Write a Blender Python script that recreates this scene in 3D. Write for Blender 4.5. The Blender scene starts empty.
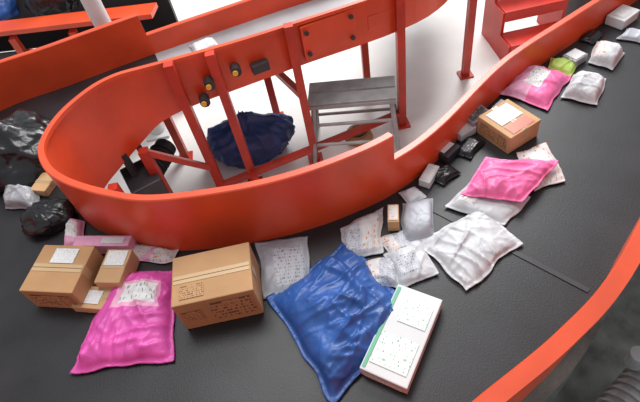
import bpy, bmesh, math, random
from mathutils import Vector, Matrix, noise
random.seed(4)
# footprints on the belt: world x,y in cm for the four corners + top height in cm
D={
'carton_a':((-111,108),(-91,102),(-83,120),(-103,126),82),
'carton_b':((-85,107),(-76,105),(-71,118),(-81,121),78),
'carton_c':((-95,102),(-83,98),(-79,106),(-91,110),74),
'carton_d':((-97,128),(-74,122),(-74,127),(-96,133),76),
'mail_a':((-84,122),(-72,117),(-62,122),(-75,127),71),
'mail_b':((-72,117),(-58,114),(-57,119),(-68,123),71),
'magenta':((-93,78),(-57,74),(-57,110),(-80,116),72),
'carton_e':((-55,86),(-25,84),(-28,105),(-51,103),86),
'mail_c':((-26,90),(-9,90),(-7,112),(-27,115),72),
'blue':((-9,50),(22,72),(7,107),(-25,90),75),
'flatbox':((2,57),(12,49),(32,73),(18,83),75),
'mail_d':((4,98),(18,98),(23,118),(5,113),72),
'mail_e':((7,86),(20,83),(22,96),(10,97),72),
'mail_f':((19,82),(34,85),(32,101),(18,98),73),
'mail_g':((26,101),(37,98),(42,117),(30,118),75),
'greybag':((40,76),(65,90),(58,109),(30,100),73),
'pink':((51,113),(70,104),(91,119),(66,129),77),
'whitebag':((44,112),(62,98),(76,108),(61,124),72),
'mail_h':((78,110),(91,112),(93,132),(80,131),72),
'carton_f':((71,146),(77,130),(92,139),(84,155),79),
'pinkfar':((88,167),(102,150),(121,168),(107,182),74),
'lime':((114,176),(121,168),(128,175),(119,183),74),
'silver':((110,156),(122,147),(134,162),(123,169),74),
'redwhite':((132,175),(139,166),(150,176),(144,188),74),
'edgepack':((153,187),(161,179),(168,185),(160,193),72),
's1':((66,152),(69,144),(77,153),(74,161),76),
's2':((60,148),(63,142),(69,148),(67,154),74),
's3':((50,137),(54,132),(59,139),(56,144),74),
's4':((39,125),(43,122),(48,130),(45,133),74),
's5':((123,178),(126,172),(132,178),(129,185),74),
's6':((22,107),(26,106),(28,114),(24,115),76),
'l1':((-122,167),(-114,163),(-115,176),(-122,178),74),
'l2':((-104,132),(-96,129),(-97,144),(-104,148),73),
'l3':((-136,162),(-120,156),(-121,170),(-138,176),74),
}
T={k:[(x/100,y/100,v[4]/100) for x,y in v[:4]] for k,v in D.items()}

# ---------- materials
def nodemat(name):
    m=bpy.data.materials.new(name); m.use_nodes=True
    nt=m.node_tree; b=nt.nodes['Principled BSDF']; return m,nt,b
def mat(name,col,rough=.5,metal=0,var=.12,scale=8,bump=.0,bscale=30,coat=0,crease=0):
    m,nt,b=nodemat(name)
    tc=nt.nodes.new('ShaderNodeTexCoord')
    src=tc.outputs['Object']
    n=nt.nodes.new('ShaderNodeTexNoise'); n.inputs['Scale'].default_value=scale; n.inputs['Detail'].default_value=6
    nt.links.new(src,n.inputs['Vector'])
    r=nt.nodes.new('ShaderNodeValToRGB')
    r.color_ramp.elements[0].position=.3; r.color_ramp.elements[1].position=.7
    r.color_ramp.elements[0].color=(*[c*(1-var) for c in col],1)
    r.color_ramp.elements[1].color=(*[min(1,c*(1+var)) for c in col],1)
    nt.links.new(n.outputs['Fac'],r.inputs['Fac']); nt.links.new(r.outputs['Color'],b.inputs['Base Color'])
    b.inputs['Roughness'].default_value=rough; b.inputs['Metallic'].default_value=metal
    b.inputs['Coat Weight'].default_value=coat; b.inputs['Coat Roughness'].default_value=.25
    if bump>0:
        n2=nt.nodes.new('ShaderNodeTexNoise'); n2.inputs['Scale'].default_value=bscale; n2.inputs['Detail'].default_value=4
        n2.inputs['Distortion'].default_value=.6
        nt.links.new(src,n2.inputs['Vector'])
        bp=nt.nodes.new('ShaderNodeBump'); bp.inputs['Strength'].default_value=bump; bp.inputs['Distance'].default_value=.01
        nt.links.new(n2.outputs['Fac'],bp.inputs['Height'])
        last=bp
        if crease>0:
            # crumpled film: faceted cell pattern, warped
            mixv=nt.nodes.new('ShaderNodeVectorMath'); mixv.operation='MULTIPLY_ADD'
            mixv.inputs[1].default_value=(.06,.06,.06)
            nt.links.new(n2.outputs['Color'],mixv.inputs[0]); nt.links.new(src,mixv.inputs[2])
            vo=nt.nodes.new('ShaderNodeTexVoronoi'); vo.feature='F1'; vo.inputs['Scale'].default_value=16
            nt.links.new(mixv.outputs[0],vo.inputs['Vector'])
            b2=nt.nodes.new('ShaderNodeBump'); b2.inputs['Strength'].default_value=crease; b2.inputs['Distance'].default_value=.012
            nt.links.new(vo.outputs['Distance'],b2.inputs['Height']); nt.links.new(bp.outputs['Normal'],b2.inputs['Normal'])
            last=b2
        nt.links.new(last.outputs['Normal'],b.inputs['Normal'])
    return m
def printmat(name,base,ink,rows=9,dens=.5,words=22,rough=.5):
    m,nt,b=nodemat(name); N=nt.nodes.new; L=nt.links.new
    uv=N('ShaderNodeTexCoord'); sp=N('ShaderNodeSeparateXYZ'); L(uv.outputs['UV'],sp.inputs[0])
    def M(op,a,c=None):
        q=N('ShaderNodeMath'); q.operation=op
        for i,x in enumerate((a,c)):
            if x is None: continue
            if isinstance(x,(int,float)): q.inputs[i].default_value=x
            else: L(x,q.inputs[i])
        return q.outputs[0]
    vr=M('MULTIPLY',sp.outputs['Y'],rows); row=M('FLOOR',vr); fr=M('FRACT',vr)
    band=M('GREATER_THAN',fr,.45)
    cb=N('ShaderNodeCombineXYZ'); L(M('MULTIPLY',sp.outputs['X'],words),cb.inputs[0]); L(M('MULTIPLY',row,7.3),cb.inputs[1])
    n=N('ShaderNodeTexNoise'); n.inputs['Scale'].default_value=1.3; n.inputs['Detail'].default_value=2; L(cb.outputs[0],n.inputs['Vector'])
    mask=M('MULTIPLY',band,M('GREATER_THAN',n.outputs['Fac'],dens))
    mx=N('ShaderNodeMix'); mx.data_type='RGBA'; L(mask,mx.inputs[0]); mx.inputs[6].default_value=(*base,1); mx.inputs[7].default_value=(*ink,1)
    L(mx.outputs[2],b.inputs['Base Color']); b.inputs['Roughness'].default_value=rough
    return m
ORANGE=mat('orange_paint',(.68,.070,.018),.38,var=.14,scale=5,coat=.2,bump=.05,bscale=12)
REDP=mat('red_paint',(.55,.03,.015),.4,var=.15,scale=6)
POST=mat('dark_red_paint',(.48,.035,.014),.42,var=.2,scale=8)
BELT=mat('rubber_belt',(.013,.013,.015),.45,var=.4,scale=5,bump=.08,bscale=180)
BELT2=mat('pale_grey_belt',(.30,.30,.31),.4,var=.15,scale=5)  # far arm: paler grey than the rest of the loop belt
STEEL=mat('steel_grey',(.26,.27,.27),.4,metal=.6,var=.2,scale=12)
GALV=mat('galvanised_grey',(.33,.34,.34),.4,metal=.1,var=.2,scale=12)
DARK=mat('dark_metal',(.03,.03,.035),.5,var=.3,scale=10)
DECK=mat('steel_deck',(.15,.16,.145),.55,metal=.1,var=.5,scale=9,bump=.3,bscale=50)
CONC=mat('concrete_floor',(.78,.77,.74),.35,var=.07,scale=2.5,bump=.05,bscale=40)
CARD=mat('cardboard',(.43,.235,.105),.75,var=.12,scale=6,bump=.08,bscale=60)
CARD2=mat('cardboard_light',(.52,.31,.155),.75,var=.1,scale=6,bump=.08,bscale=60)
TAPE=mat('packing_tape',(.52,.35,.19),.22,var=.05,scale=6)
INK=mat('carton_ink',(.10,.05,.03),.7,var=.2)
MAG=mat('magenta_poly',(.66,.085,.38),.45,var=.18,scale=9,bump=.25,bscale=16,crease=.28)
PINK=mat('pink_poly',(.80,.15,.36),.45,var=.16,scale=9,bump=.25,bscale=16,crease=.28)
PALEPINK=mat('pale_pink_poly',(.76,.36,.53),.45,var=.2,scale=9,bump=.25,bscale=22,crease=.25)
BLUE=mat('blue_poly',(.020,.085,.31),.40,var=.3,scale=9,bump=.3,bscale=16,crease=.30)
NAVY=mat('navy_poly',(.018,.045,.17),.4,var=.3,scale=9,bump=.3,bscale=14,crease=.4)
BLACKP=mat('black_poly',(.010,.010,.012),.28,var=.3,scale=9,bump=.35,bscale=14,crease=.3)
WHITEP=mat('white_poly',(.54,.55,.57),.45,var=.18,scale=12,bump=.3,bscale=18,crease=.35)
GREYP=mat('grey_poly',(.38,.40,.44),.45,var=.2,scale=12,bump=.3,bscale=18,crease=.3)
SILV=mat('silver_poly',(.30,.30,.32),.35,var=.35,scale=14,bump=.4,bscale=20,crease=.35)
LIME=mat('lime_poly',(.42,.58,.12),.45,var=.15,bump=.3,crease=.2)
WBOX=mat('white_carton',(.62,.63,.63),.5,var=.06,scale=6)
LABEL=printmat('shipping_label',(.70,.70,.69),(.30,.30,.32),16,.57,34)
PRG=printmat('grey_print',(.48,.49,.53),(.20,.21,.25),16,.54,28)
PRO=printmat('orange_print',(.64,.62,.61),(.62,.24,.11),8,.56,11)
PRC=printmat('carton_print',(.43,.235,.105),(.15,.08,.04),6,.51,12,.7)
PRW=printmat('white_green_print',(.72,.74,.72),(.22,.42,.31),9,.58,16)
PRD=printmat('dark_print',(.10,.10,.11),(.45,.45,.45),7,.55,9)
GREEN=mat('green_ink',(.12,.42,.25),.5)
YEL=mat('yellow_plastic',(.75,.45,.05),.4)

def obj(name,bm,mats,smooth=False,parent=None,loc=None,rot=0):
    bmesh.ops.recalc_face_normals(bm,faces=bm.faces)
    me=bpy.data.meshes.new(name); bm.to_mesh(me); bm.free()
    for m in mats: me.materials.append(m)
    if smooth:
        for p in me.polygons: p.use_smooth=True
    o=bpy.data.objects.new(name,me); bpy.context.scene.collection.objects.link(o)
    if loc: o.location=loc
    o.rotation_euler[2]=rot
    if parent: o.parent=parent
    return o
def empty(name,loc=(0,0,0)):
    e=bpy.data.objects.new(name,None); e.location=loc; e.empty_display_size=.1
    bpy.context.scene.collection.objects.link(e); return e
def bbox(bm,c,s,mi=0,rz=0,M=None,bev=0):
    r=bmesh.ops.create_cube(bm,size=1)
    vs=r['verts']
    bmesh.ops.scale(bm,vec=s,verts=vs)
    mt=Matrix.Translation(c)@(M if M else Matrix.Rotation(rz,4,'Z'))
    bmesh.ops.transform(bm,matrix=mt,verts=vs)
    fs={f for v in vs for f in v.link_faces}
    for f in fs: f.material_index=mi
    if bev:
        es=list({e for v in vs for e in v.link_edges})
        rr=bmesh.ops.bevel(bm,geom=es,offset=bev,segments=2,affect='EDGES',profile=.6)
        for f in rr['faces']: f.material_index=mi
def bar(bm,a,b,w,d=None,mi=0):
    a=Vector(a);b=Vector(b);v=b-a
    q=v.to_track_quat('Z','Y').to_matrix().to_4x4()
    bbox(bm,(a+b)/2,(w,d or w,v.length),mi,M=q)
def cyl(bm,a,b,r,mi=0,seg=20,r2=None):
    a=Vector(a);b=Vector(b);v=b-a
    q=v.to_track_quat('Z','Y').to_matrix().to_4x4()
    rr=bmesh.ops.create_cone(bm,cap_ends=True,segments=seg,radius1=r,radius2=r if r2 is None else r2,depth=v.length,matrix=Matrix.Translation((a+b)/2)@q)
    for f in {f for x in rr['verts'] for f in x.link_faces}: f.material_index=mi

# ---------- conveyor
pairs=[((1.35,3.8),(.85,3.85)),((1.15,2.95),(.72,3.25)),((.80,2.48),(.55,2.94)),((0,2.27),(-.1,2.78)),((-.6,2.12),(-.74,2.63)),
((-.82,2.01),(-1.2,2.5)),((-.98,1.84),(-1.6,2.38)),((-1.04,1.65),(-1.98,2.0)),((-1.0,1.5),(-2.08,1.5)),((-.9,1.38),(-1.92,1.0)),
((-.73,1.265),(-1.5,.55)),((-.56,1.19),(-.9,.27)),((-.3,1.155),(-.4,.20)),((-.1,1.155),(0,.245)),((.1,1.185),(.27,.36)),((.295,1.245),(.5,.465)),
((.51,1.37),(.71,.595)),((.883,1.667),(1.07,.90)),((1.256,1.871),(1.6,1.24)),((1.66,2.077),(2.1,1.50)),((2.7,2.6),(3.1,2.0))]
S=8
def crom(pts,i,t):
    n=len(pts); p=[Vector(pts[max(0,min(n-1,j))]) for j in (i-1,i,i+1,i+2)]
    return .5*((2*p[1])+(-p[0]+p[2])*t+(2*p[0]-5*p[1]+4*p[2]-p[3])*t*t+(-p[0]+3*p[1]-3*p[2]+p[3])*t**3)
def path(pts,i0,i1):
    out=[]
    for i in range(i0,i1):
        for k in range(S): out.append(crom(pts,i,k/S))
    out.append(Vector(pts[i1])); return out
INN=[p[0] for p in pairs]; OUT=[p[1] for p in pairs]; NP=len(pairs)
conv=empty('sorting_conveyor')
def strip(name,A,B,z0,z1,m):
    bm=bmesh.new(); rows=[]
    for a,b in zip(A,B):
        rows.append([bm.verts.new((a.x,a.y,z1)),bm.verts.new((b.x,b.y,z1)),bm.verts.new((b.x,b.y,z0)),bm.verts.new((a.x,a.y,z0))])
    for r,s in zip(rows,rows[1:]):
        for k in range(4): bm.faces.new((r[k],r[(k+1)%4],s[(k+1)%4],s[k]))
    bm.faces.new(rows[0]); bm.faces.new(rows[-1])
    return obj(name,bm,[m],parent=conv)
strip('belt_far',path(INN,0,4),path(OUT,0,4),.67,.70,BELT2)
strip('belt',path(INN,4,NP-1),path(OUT,4,NP-1),.66,.70,BELT)
strip('bed_plate',path(INN,5,NP-1),path(OUT,5,NP-1),.61,.655,DARK)
def ribbon(name,pts,i0,i1,lo,hi,side,lip=.028,t=.012,m=ORANGE,off=0):
    P=path(pts,i0,i1); n=len(P); bm=bmesh.new(); rows=[]
    for k,p in enumerate(P):
        d=(P[min(n-1,k+1)]-P[max(0,k-1)]).normalized(); nn=Vector((-d.y,d.x))*side
        f=k/(n-1); L=lo(f) if callable(lo) else lo; Hh=hi(f) if callable(hi) else hi
        sec=[(0,L),(0,Hh-.004),(.004,Hh),(lip,Hh),(lip,Hh-.018),(t,Hh-.02),(t,L)]
        rows.append([bm.verts.new((p.x+nn.x*(o+off),p.y+nn.y*(o+off),z)) for o,z in sec])
    for r,s in zip(rows,rows[1:]):
        for j in range(7): bm.faces.new((r[j],r[(j+1)%7],s[(j+1)%7],s[j]))
    bm.faces.new(rows[0]); bm.faces.new(rows[-1])
    return obj(name,bm,[m],parent=conv)
def sm(a,b,f): 
    t=min(1,max(0,(f-a)/(b-a))); return t*t*(3-2*t)
ribbon('inner_guard',INN,0,15,lambda f:.66-.10*sm(.25,.4,f),lambda f:.91+.09*sm(.18,.36,f),1)
ribbon('inner_guard_low',INN,15,NP-1,.60,lambda f:.88-.03*f,1)
ribbon('outer_guard_far',OUT,0,4,.62,.82,-1)
ribbon('outer_guard_left',OUT,4,7,.58,.94,-1)
ribbon('outer_guard',OUT,7,NP-1,.60,1.0,-1,lip=.045)
ribbon('side_frame_upper',OUT,12,NP-1,.50,.585,-1,lip=.05,m=DECK,off=0)
ribbon('side_frame_lower',OUT,12,NP-1,.27,.31,-1,lip=.04,m=DECK,off=.01)
bm=bmesh.new()
bar(bm,(.36,1.18,.701),(.77,.68,.701),.018,.004)
obj('belt_joint',bm,[DARK],parent=conv)
bm=bmesh.new()
def leg(x,y,top=.95,w=.045,foot=True):
    bbox(bm,(x,y,top/2),(w,w,top),0)
    if foot: bbox(bm,(x,y,.006),(w*2,w*2,.012),0)
for x,y,t in [(.62,2.37,1.12),(.03,2.225,.93),(-.36,2.13,.93),(-.55,2.08,.95),(1.16,2.72,1.3)]: leg(x,y,t)
for x,y in [(-.80,1.93),(-.93,1.72),(-.62,1.28),(-.1,1.21),(.27,1.29),(.88,1.73),(1.6,2.14),(-.16,2.70),(-.8,2.5),(-1.9,1.95),(-1.88,1.1),(-.9,.35),(.5,.62),(1.1,1.05),(1.6,1.38),(.5,2.84)]: leg(x,y,.61)
bar(bm,(-.55,2.08,.10),(.62,2.37,.10),.035)
bar(bm,(-.80,1.93,.60),(-.55,2.08,.25),.03)
bar(bm,(-.36,2.13,.12),(-.1,1.21,.12),.035)
bar(bm,(.03,2.225,.5),(-.16,2.68,.5),.035)
obj('legs',bm,[POST],parent=conv)
bm=bmesh.new()
d=Vector((.80,.21)).normalized(); ang=math.atan2(d.y,d.x)
def onfar(s,off):
    y=2.27+(s)*.2625; return (s+off*d.y,y-off*d.x)
x,y=onfar(.22,.03); bbox(bm,(x,y,.79),(.30,.02,.19),0,rz=ang,bev=.004)
x,y=onfar(.52,.03); bbox(bm,(x,y,.77),(.18,.02,.08),0,rz=ang,bev=.004)
for s in (.1,.34):
    for z in (.73,.85):
        x,y=onfar(s,.045); cyl(bm,(x,y,z),(x+.01*d.y,y-.01*d.x,z),.012,1,12)
for s,z in ((-.42,.78),(-.28,.80),(-.47,.70)):
    x,y=onfar(s,.035); cyl(bm,(x,y+.01,z),(x+.03*d.y,y-.04,z),.026,1,16); cyl(bm,(x,y-.035,z),(x,y-.05,z),.014,2,12)
x,y=onfar(-.16,.04); bbox(bm,(x,y,.76),(.09,.04,.05),1,rz=ang,bev=.004)
obj('guard_brackets',bm,[ORANGE,DARK,YEL],parent=conv)
bm=bmesh.new()
bbox(bm,(-.88,1.93,.38),(.16,.22,.16),0,rz=.4,bev=.01)
cyl(bm,(-.86,2.02,.38),(-.78,2.20,.38),.06,0,24)
for k in range(5):
    t=k/5; cyl(bm,(-.85+.06*t,2.04+.13*t,.38),(-.848+.06*t,2.046+.13*t,.38),.07,0,24)
bar(bm,(-.90,1.93,.45),(-.90,1.93,.61),.03); bar(bm,(-.83,1.98,.45),(-.86,2.05,.61),.03)
obj('dark_filler_motor',bm,[DARK],parent=conv)  # invented motor; its dark colour stands in for shade and dark structure

# ---------- packages
def ridge(v,k=3.2): return max(0,1-abs(v)*k)**2
def pillow(name,c,h,mats,zb=.70,seed=0,crumple=.006,regions=(),n=36,power=.5,flange=.04):
    h*=.8; crumple*=1.25
    c=[Vector(p[:2]) for p in c]
    ctr=sum(c,Vector((0,0)))/4
    c=[p-ctr for p in c]; size=max(p.length for p in c)
    bm=bmesh.new(); uvl=bm.loops.layers.uv.new('UVMap')
    def N(x,y,z=0): return noise.noise(Vector((x+seed*3.7,y-seed*1.9,z+seed)))
    top={};bot={}
    for i in range(n+1):
        for j in range(n+1):
            s,t=i/n,j/n
            p=(c[0]*(1-s)+c[1]*s)*(1-t)+(c[3]*(1-s)+c[2]*s)*t
            e=min(s,1-s,t,1-t)
            k=1-.03*(math.sin(math.pi*s)+math.sin(math.pi*t))*(1-min(1,e*6))
            p=p*k
            wob=.014*(1-min(1,e*5))
            p=p+Vector((N(p.x*12,p.y*12,5),N(p.x*12,p.y*12,9)))*wob
            ss=min(1,max(0,(s-flange)/(1-2*flange))); tt=min(1,max(0,(t-flange)/(1-2*flange)))
            pr=max(0,(1-abs(2*ss-1)**3.2)*(1-abs(2*tt-1)**3.2))**power
            cr=0
            wx=N(p.x*4,p.y*4,2)*.05
            for q,(aa) in enumerate((.3,1.4,2.4,.9)):
                ca,sa=math.cos(aa+seed),math.sin(aa+seed)
                X_=(p.x+wx)*ca+p.y*sa; Y_=-(p.x+wx)*sa+p.y*ca
                mk=max(0,N(p.x*6,p.y*6,20+q*3)+.25)
                cr+=ridge(N(X_*4.5,Y_*20,q*5))*mk*1.6
            edge=1-min(1,e*4.5)
            uu=t if min(s,1-s)<min(t,1-t) else s
            cr+=edge*ridge(N(uu*size*34,e*2,31),2.5)*1.0
            z=zb+.004+h*pr*(1+.4*N(p.x*7,p.y*7,7))+crumple*cr*(.25+.75*pr)+(.004 if pr<.05 else 0)
            z=max(z,zb+.007)
            top[i,j]=bm.verts.new((p.x,p.y,z))
            if 0<i<n and 0<j<n: bot[i,j]=bm.verts.new((p.x,p.y,zb+.004))
            else: bot[i,j]=top[i,j]
    for i in range(n):
        for j in range(n):
            f=bm.faces.new((top[i,j],top[i+1,j],top[i+1,j+1],top[i,j+1]))
            for l,(a,b) in zip(f.loops,((i,j),(i+1,j),(i+1,j+1),(i,j+1))): l[uvl].uv=(a/n,b/n)
            s,t=(i+.5)/n,(j+.5)/n
            for (s0,s1,t0,t1,mi) in regions:
                if s0<s<s1 and t0<t<t1: f.material_index=mi
            q=(bot[i,j],bot[i,j+1],bot[i+1,j+1],bot[i+1,j])
            if not all(x is y for x,y in zip(q,(top[i,j],top[i,j+1],top[i+1,j+1],top[i+1,j]))):
                try: bm.faces.new(q)
                except ValueError: pass
    return obj(name,bm,mats,smooth=True,loc=(ctr.x,ctr.y,0))
def carton(name,c,zb,mats,tape=True,decals=(),bev=.004):
    z1=c[0][2]; P=[Vector(p[:2]) for p in c]
    ctr=sum(P,Vector((0,0)))/4
    xd=((P[1]-P[0])+(P[2]-P[3])); sx=xd.length/2; yaw=math.atan2(xd.y,xd.x)
    yd=((P[3]-P[0])+(P[2]-P[1])); nx=Vector((-math.sin(yaw),math.cos(yaw))); sy=abs(yd.dot(nx))/2
    h=z1-zb-.002
    bm=bmesh.new(); uvl=bm.loops.layers.uv.new('UVMap')
    bbox(bm,(0,0,h/2),(sx,sy,h),0,bev=bev)
    def quad(pts,mi):
        vs=[bm.verts.new(p) for p in pts]; f=bm.faces.new(vs); f.material_index=mi
        for l,u in zip(f.loops,((0,0),(1,0),(1,1),(0,1))): l[uvl].uv=u
    def top(x0,x1,y0,y1,mi,e=.0012):
        quad([(sx*(x-.5),sy*(y-.5),h+e) for x,y in((x0,y0),(x1,y0),(x1,y1),(x0,y1))],mi)
    def front(x0,x1,y0,y1,mi,e=.0012):
        quad([(sx*(x-.5),-sy/2-e,h*y) for x,y in((x0,y0),(x1,y0),(x1,y1),(x0,y1))],mi)
    def right(x0,x1,y0,y1,mi,e=.0012):
        quad([(sx/2+e,sy*(x-.5),h*y) for x,y in((x0,y0),(x1,y0),(x1,y1),(x0,y1))],mi)
    if tape:
        top(.02,.98,.42,.58,1); top(.02,.98,.495,.505,2,.0018)
        right(.42,.58,.55,.98,1)
    for d_ in decals:
        {'t':top,'f':front,'r':right}[d_[0]](*d_[1:5],d_[5],.0024)
    return obj(name,bm,mats,loc=(ctr.x,ctr.y,zb+.001),rot=yaw)
carton('cardboard_box',T['carton_a'],.70,[CARD,TAPE,INK,LABEL,PRC],decals=[('t',.3,.75,.60,.92,3),('f',.1,.9,.2,.8,4)])
carton('cardboard_box',T['carton_b'],.70,[CARD2,TAPE,INK,LABEL],decals=[('t',.1,.9,.5,.95,3)])
carton('cardboard_box',T['carton_c'],.70,[CARD2,TAPE,INK,LABEL],decals=[('t',.3,.8,.2,.8,3)])
carton('flat_parcel',T['carton_d'],.70,[PALEPINK,TAPE,INK,LABEL],tape=False,decals=[('t',.5,.9,.2,.8,3)])
pillow('printed_mailer',T['mail_a'],.02,[PRO,LABEL],seed=1)
pillow('printed_mailer',T['mail_b'],.02,[PALEPINK,PRO],seed=2,regions=[(.3,1,0,1,1)])
pillow('magenta_mailer_bag',T['magenta'],.065,[MAG,LABEL,PALEPINK],seed=3,crumple=.009,n=64,regions=[(.25,.85,.52,.80,2),(.35,.8,.56,.76,1)])
carton('cardboard_box',T['carton_e'],.70,[CARD,TAPE,INK,LABEL,PRC],decals=[('f',.42,.95,.15,.85,4),('f',.05,.3,.3,.7,4),('t',.1,.4,.1,.35,4)])
pillow('grey_mailer_bag',T['mail_c'],.02,[GREYP,PRG],seed=5,crumple=.004,regions=[(.3,.88,.12,.8,1)])
pillow('blue_mailer_bag',T['blue'],.085,[BLUE],seed=6,crumple=.011,n=84)
carton('white_flat_box',T['flatbox'],.702,[WBOX,TAPE,INK,PRW,GREEN],tape=False,decals=[('t',.12,.9,.1,.45,3),('t',.03,.1,.03,.97,4),('t',.3,.9,.6,.85,3),('f',.1,.9,.2,.8,3)])
pillow('printed_mailer',T['mail_d'],.03,[WHITEP,PRO,PRG],seed=7,regions=[(.5,1,.1,.8,1),(.05,.45,.1,.8,2)])
pillow('printed_mailer',T['mail_e'],.02,[PRG,PRO],seed=8,regions=[(.0,.5,.3,1,1)])
pillow('grey_mailer_bag',T['mail_f'],.03,[WHITEP,PRG],seed=9,regions=[(.15,.7,.2,.7,1)])
pillow('white_mailer_bag',T['mail_g'],.05,[GREYP,LABEL],seed=10,crumple=.004)
pillow('white_plastic_bag',T['greybag'],.035,[WHITEP,LABEL],seed=11,crumple=.009,n=64)
pillow('white_mailer_bag',T['whitebag'],.03,[WHITEP,LABEL],seed=12,regions=[(.1,.4,.2,.7,1)])
pillow('pink_mailer_bag',T['pink'],.042,[PINK],zb=.735,seed=13,crumple=.009,n=60)
pillow('printed_mailer',T['mail_h'],.02,[PRO,LABEL],seed=14)
carton('cardboard_box',T['carton_f'],.70,[CARD2,TAPE,INK,LABEL,PRC,ORANGE],tape=True,decals=[('t',.1,.6,.15,.85,3),('t',.66,.94,.15,.85,5),('f',.1,.9,.2,.8,4)])
pillow('pink_mailer_bag',T['pinkfar'],.06,[PALEPINK,LABEL,PINK],seed=15,n=48,regions=[(.5,1,.0,1,2),(.3,.65,.3,.8,1)])
pillow('lime_mailer_bag',T['lime'],.03,[LIME,WHITEP],seed=16)
pillow('silver_mailer_bag',T['silver'],.07,[WHITEP,SILV],seed=17,n=44)
pillow('printed_mailer',T['redwhite'],.07,[WHITEP,PRO],seed=18,regions=[(0,.5,.1,.9,1)])
pillow('grey_mailer_bag',T['edgepack'],.03,[GREYP],seed=19)
SP='small_parcel_box'
carton(SP,T['s1'],.70,[SILV,TAPE,INK,PRD],tape=False,decals=[('t',.1,.9,.1,.9,3)])
carton(SP,T['s2'],.70,[WBOX,TAPE,INK,LABEL],tape=False,decals=[('t',.1,.9,.1,.9,3)])
carton(SP,T['s3'],.70,[DARK,TAPE,INK,LABEL],tape=False,decals=[('t',.1,.6,.1,.9,3)])
carton(SP,T['s4'],.70,[WBOX,TAPE,INK,LABEL],tape=False,decals=[('t',.1,.9,.1,.9,3)])
carton(SP,T['s5'],.70,[SILV,TAPE,INK,LABEL],tape=False,decals=[('t',.1,.9,.1,.9,3)])
carton(SP,T['s6'],.70,[CARD2,TAPE,INK,PRO],tape=False,decals=[('t',.1,.9,.1,.9,3)])
carton(SP,T['l1'],.70,[CARD2,TAPE,INK,LABEL],tape=True)
pillow('pale_pink_mailer',T['l2'],.04,[PALEPINK,LABEL],seed=21,regions=[(.2,.8,.3,.8,1)])
pillow('silver_mailer_bag',T['l3'],.07,[SILV,LABEL],seed=22)
def rect(cx_,cy_,w_,d_,yaw,z):
    c_,s_=math.cos(yaw),math.sin(yaw)
    return [(cx_+a*c_-b*s_,cy_+a*s_+b*c_,z) for a,b in((-w_/2,-d_/2),(w_/2,-d_/2),(w_/2,d_/2),(-w_/2,d_/2))]
pillow('black_mailer_bag',rect(.50,1.275,.10,.08,.6,.71),.03,[BLACKP],seed=31,n=24)
pillow('black_mailer_bag',rect(.64,1.385,.12,.07,.7,.71),.03,[BLACKP,PRD],seed=32,n=24,regions=[(.2,.8,.2,.8,1)])
pillow('white_mailer_bag',rect(.35,1.205,.07,.07,.3,.71),.025,[WHITEP,PRD],seed=33,n=24)
pillow('printed_mailer',rect(.235,1.00,.09,.10,.2,.71),.02,[PRO,PRG],seed=34,n=24,regions=[(.5,1,0,1,1)])
pillow('white_plastic_bag',rect(-.45,2.58,.15,.12,.3,.71),.035,[WHITEP],seed=35,n=30)
# more parcels on the far stretch of the belt
carton('white_box',rect(1.62,2.00,.13,.09,.5,.75),.70,[WBOX,TAPE,INK,LABEL],tape=False,decals=[('t',.15,.7,.2,.8,3)])
carton('cardboard_box',rect(1.86,2.02,.15,.11,.7,.77),.70,[CARD2,TAPE,INK,LABEL],decals=[('t',.1,.5,.1,.4,3)])
pillow('black_mailer_bag',rect(1.43,1.92,.10,.07,.6,.71),.03,[BLACKP],seed=41,n=24)
pillow('white_mailer_bag',rect(1.62,1.72,.13,.10,1.0,.71),.035,[WHITEP,LABEL],seed=42,n=30,regions=[(.3,.8,.2,.7,1)])
carton(SP,rect(.84,1.56,.07,.05,.6,.74),.70,[WBOX,TAPE,INK,LABEL],tape=False,decals=[('t',.1,.9,.1,.9,3)])
def blob(name,c,r,m,seed=0,knot=True,amp=.10):
    bm=bmesh.new(); bmesh.ops.create_icosphere(bm,subdivisions=5,radius=1)
    for v in bm.verts:
        p=v.co.copy()
        sd=Vector((seed*1.7,seed*2.3,seed))
        d=1+.34*noise.noise(p*1.25+sd)
        an=math.atan2(p.y,p.x)
        f=noise.noise(Vector((math.cos(an)*3.2,math.sin(an)*3.2,p.z*.7))+sd)
        d+=amp*ridge(f,3.0)*max(.15,.4+.6*p.z)
        d+=amp*.5*ridge(noise.noise(Vector((p.x*1.6,p.y*5,p.z*3))+sd),3)
        q=p*d; z=q.z
        if knot and p.z>.75:
            k=(p.z-.75)/.25; q.x*=1-.6*k; q.y*=1-.6*k; z+=.35*k*k
        z=max(z,-.45)
        v.co=(q.x*r[0],q.y*r[1],(z+.45)*r[2])
    return obj(name,bm,[m],smooth=True,loc=(c[0],c[1],c[2]))
blob('black_garbage_bag',(-1.34,1.93,.703),(.22,.19,.14),BLACKP,1)
blob('black_plastic_bag',(-1.13,1.49,.703),(.10,.08,.06),BLACKP,2,knot=False)
blob('blue_plastic_bag',(-.36,2.42,.003),(.25,.16,.18),NAVY,5,amp=.16)
blob('navy_plastic_bag',(-.66,1.90,.003),(.12,.10,.12),NAVY,6)

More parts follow.
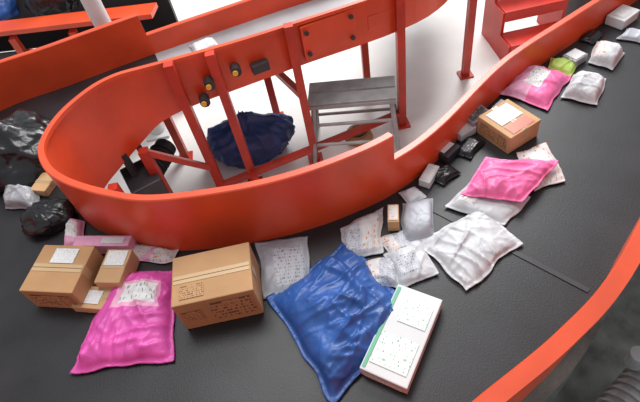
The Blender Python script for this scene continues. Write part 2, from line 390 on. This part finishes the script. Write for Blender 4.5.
# step stool
st=empty('step_stool',(.31,2.30,0)); st.rotation_euler[2]=math.radians(-12)
bm=bmesh.new()
for k in (-.055,.055): bbox(bm,(0,k,.40),(.50,.095,.018),0,bev=.004)
for k in (-.1,.1): bar(bm,(-.25,k,.385),(.25,k,.385),.02,.02)
obj('top',bm,[GALV],parent=st)
bm=bmesh.new()
for sx in (-1,1):
    for sy in (-1,1): cyl(bm,(sx*.22,sy*.09,.385),(sx*.26,sy*.17,.0),.013,0,12)
    cyl(bm,(sx*.24,-.13,.17),(sx*.24,.13,.17),.010); cyl(bm,(sx*.25,-.155,.07),(sx*.25,.155,.07),.010)
for sy in (-1,1): cyl(bm,(-.25,sy*.14,.13),(.25,sy*.14,.13),.010)
cyl(bm,(-.23,-.11,.26),(.23,-.11,.26),.010)
obj('frame',bm,[GALV],parent=st)
bm=bmesh.new(); cyl(bm,(.33,2.34,0),(.33,2.34,.05),.09,0,28,r2=.075); cyl(bm,(.33,2.34,.05),(.33,2.34,.06),.05,1,24)
obj('tape_reel',bm,[CARD,DARK])

# background conveyor
bc=empty('background_conveyor')
bm=bmesh.new()
A=Vector((-4.2,3.75,0));B=Vector((-.75,3.06,0)); dd=(B-A).normalized(); nn=Vector((-dd.y,dd.x,0)); ya=math.atan2(dd.y,dd.x)
for off in (0,.55):
    a=A+nn*off;b=B+nn*off
    bar(bm,a+Vector((0,0,.74)),b+Vector((0,0,.74)),.14,.03)
L=(B-A).length; k=0
while k<L:
    for off in (-.02,.57):
        p=A+dd*k+nn*off; bar(bm,p,p+Vector((0,0,.68)),.045)
    k+=.42
for z in (.10,.42):
    bar(bm,A+nn*-.03+Vector((0,0,z)),B+nn*-.03+Vector((0,0,z)),.04)
obj('frame',bm,[ORANGE],parent=bc)
bm=bmesh.new(); bar(bm,A+nn*.275+Vector((0,0,.68)),B+nn*.275+Vector((0,0,.68)),.03,.50)
obj('belt',bm,[BELT],parent=bc)
bm=bmesh.new()
m_=(A+B)/2+nn*.03
bbox(bm,(m_.x,m_.y,.30),(L,.02,.50),0,rz=ya)
obj('side_panels',bm,[DARK],parent=bc)
for i,(k,m) in enumerate(((1.75,BLACKP),(2.3,BLUE),(2.75,BLACKP))):
    p=A+dd*k+nn*.28; blob('black_plastic_bag' if m is BLACKP else 'blue_plastic_bag',(p.x,p.y,.70),(.18,.15,.13),m,10+i)
bm=bmesh.new(); cyl(bm,(-1.0,2.82,0),(-1.0,2.82,3),.05,0,24); bbox(bm,(-1.0,2.82,.01),(.16,.16,.02),0)
obj('steel_column',bm,[WBOX])
bm=bmesh.new()
for i in range(3):
    z=.16+.16*i; y=2.78+.15*i
    bbox(bm,(1.66,y,z),(.42,.17,.02),0,bev=.003); bbox(bm,(1.66,y-.08,z-.03),(.42,.012,.06),0)
for x in (1.45,1.87):
    for i in range(3):
        bbox(bm,(x,2.78+.15*i,(.16+.16*i)/2),(.02,.15,.16+.16*i),0)
obj('red_step_stand',bm,[REDP])
bm=bmesh.new(); bbox(bm,(2.15,2.95,.3),(.3,.4,.6),0,bev=.01); bbox(bm,(2.15,2.95,.63),(.2,.25,.06),1,bev=.01); cyl(bm,(1.97,2.9,.4),(2.0,2.9,.4),.04,1)
obj('control_cabinet',bm,[DARK,STEEL])

# gear motor outside the outer guard
gm=empty('gear_motor',(.90,.44,.0))
bm=bmesh.new()
cyl(bm,(-.10,-.05,.34),(.12,.07,.34),.06,0,28)
for k in range(8):
    t=-.09+k*.028; cyl(bm,(t,t*.55,.34),(t+.009,t*.55+.005,.34),.072,0,28)
bbox(bm,(-.14,-.08,.33),(.09,.12,.15),0,rz=.5,bev=.01)
cyl(bm,(.03,.09,.40),(.03,.09,.47),.03,0,16)
bbox(bm,(0,0,.25),(.30,.14,.02),1,rz=.5)
for x in (-.1,.1): bbox(bm,(x,x*.5,.13),(.04,.10,.24),1,rz=.5)
obj('body',bm,[GALV,DARK],parent=gm)
bm=bmesh.new(); bbox(bm,(1.6,.1,.006),(2.6,2.0,.012),0); obj('steel_deck_plate',bm,[DECK])

bm=bmesh.new(); bbox(bm,(0,3,-.05),(16,14,.1),0); obj('floor',bm,[CONC])

# camera: 2.2 m above the floor, pitched 49.4 deg down, rolled about 12 deg
TH=math.radians(49.4); CP,SPn=math.cos(TH),math.sin(TH); RC,RS=0.977,0.2133
cd=bpy.data.cameras.new('camera'); cd.lens=28.125; cd.sensor_width=36; cd.clip_start=.02
cam=bpy.data.objects.new('camera',cd); bpy.context.scene.collection.objects.link(cam)
X=Vector((1,0,0));U=Vector((0,SPn,CP));Fw=Vector((0,CP,-SPn))
cx=(X*RC-U*RS).normalized(); cz=-Fw; cy=cz.cross(cx)
M=Matrix((cx,cy,cz)).transposed().to_4x4(); M.translation=(0,0,2.2); cam.matrix_world=M
bpy.context.scene.camera=cam
# lights
w=bpy.data.worlds.new('world'); bpy.context.scene.world=w; w.use_nodes=True
w.node_tree.nodes['Background'].inputs[0].default_value=(.93,.96,1,1); w.node_tree.nodes['Background'].inputs[1].default_value=.58
def area(name,loc,tgt,size,e,col=(1,1,1)):
    l=bpy.data.lights.new(name,'AREA'); l.energy=e; l.size=size; l.color=col
    o=bpy.data.objects.new(name,l); o.location=loc; o.rotation_euler=(Vector(tgt)-Vector(loc)).to_track_quat('-Z','Y').to_euler()
    bpy.context.scene.collection.objects.link(o)
area('skylight_lamp',(1.8,5.5,4.5),(.6,2.2,.5),2.5,360)
area('loop_fill_light',(-.6,2.4,4.5),(-.1,1.6,.7),1.5,85)  # added area light to brighten the loop, not a real fitting
bpy.context.scene.view_settings.view_transform='Standard'
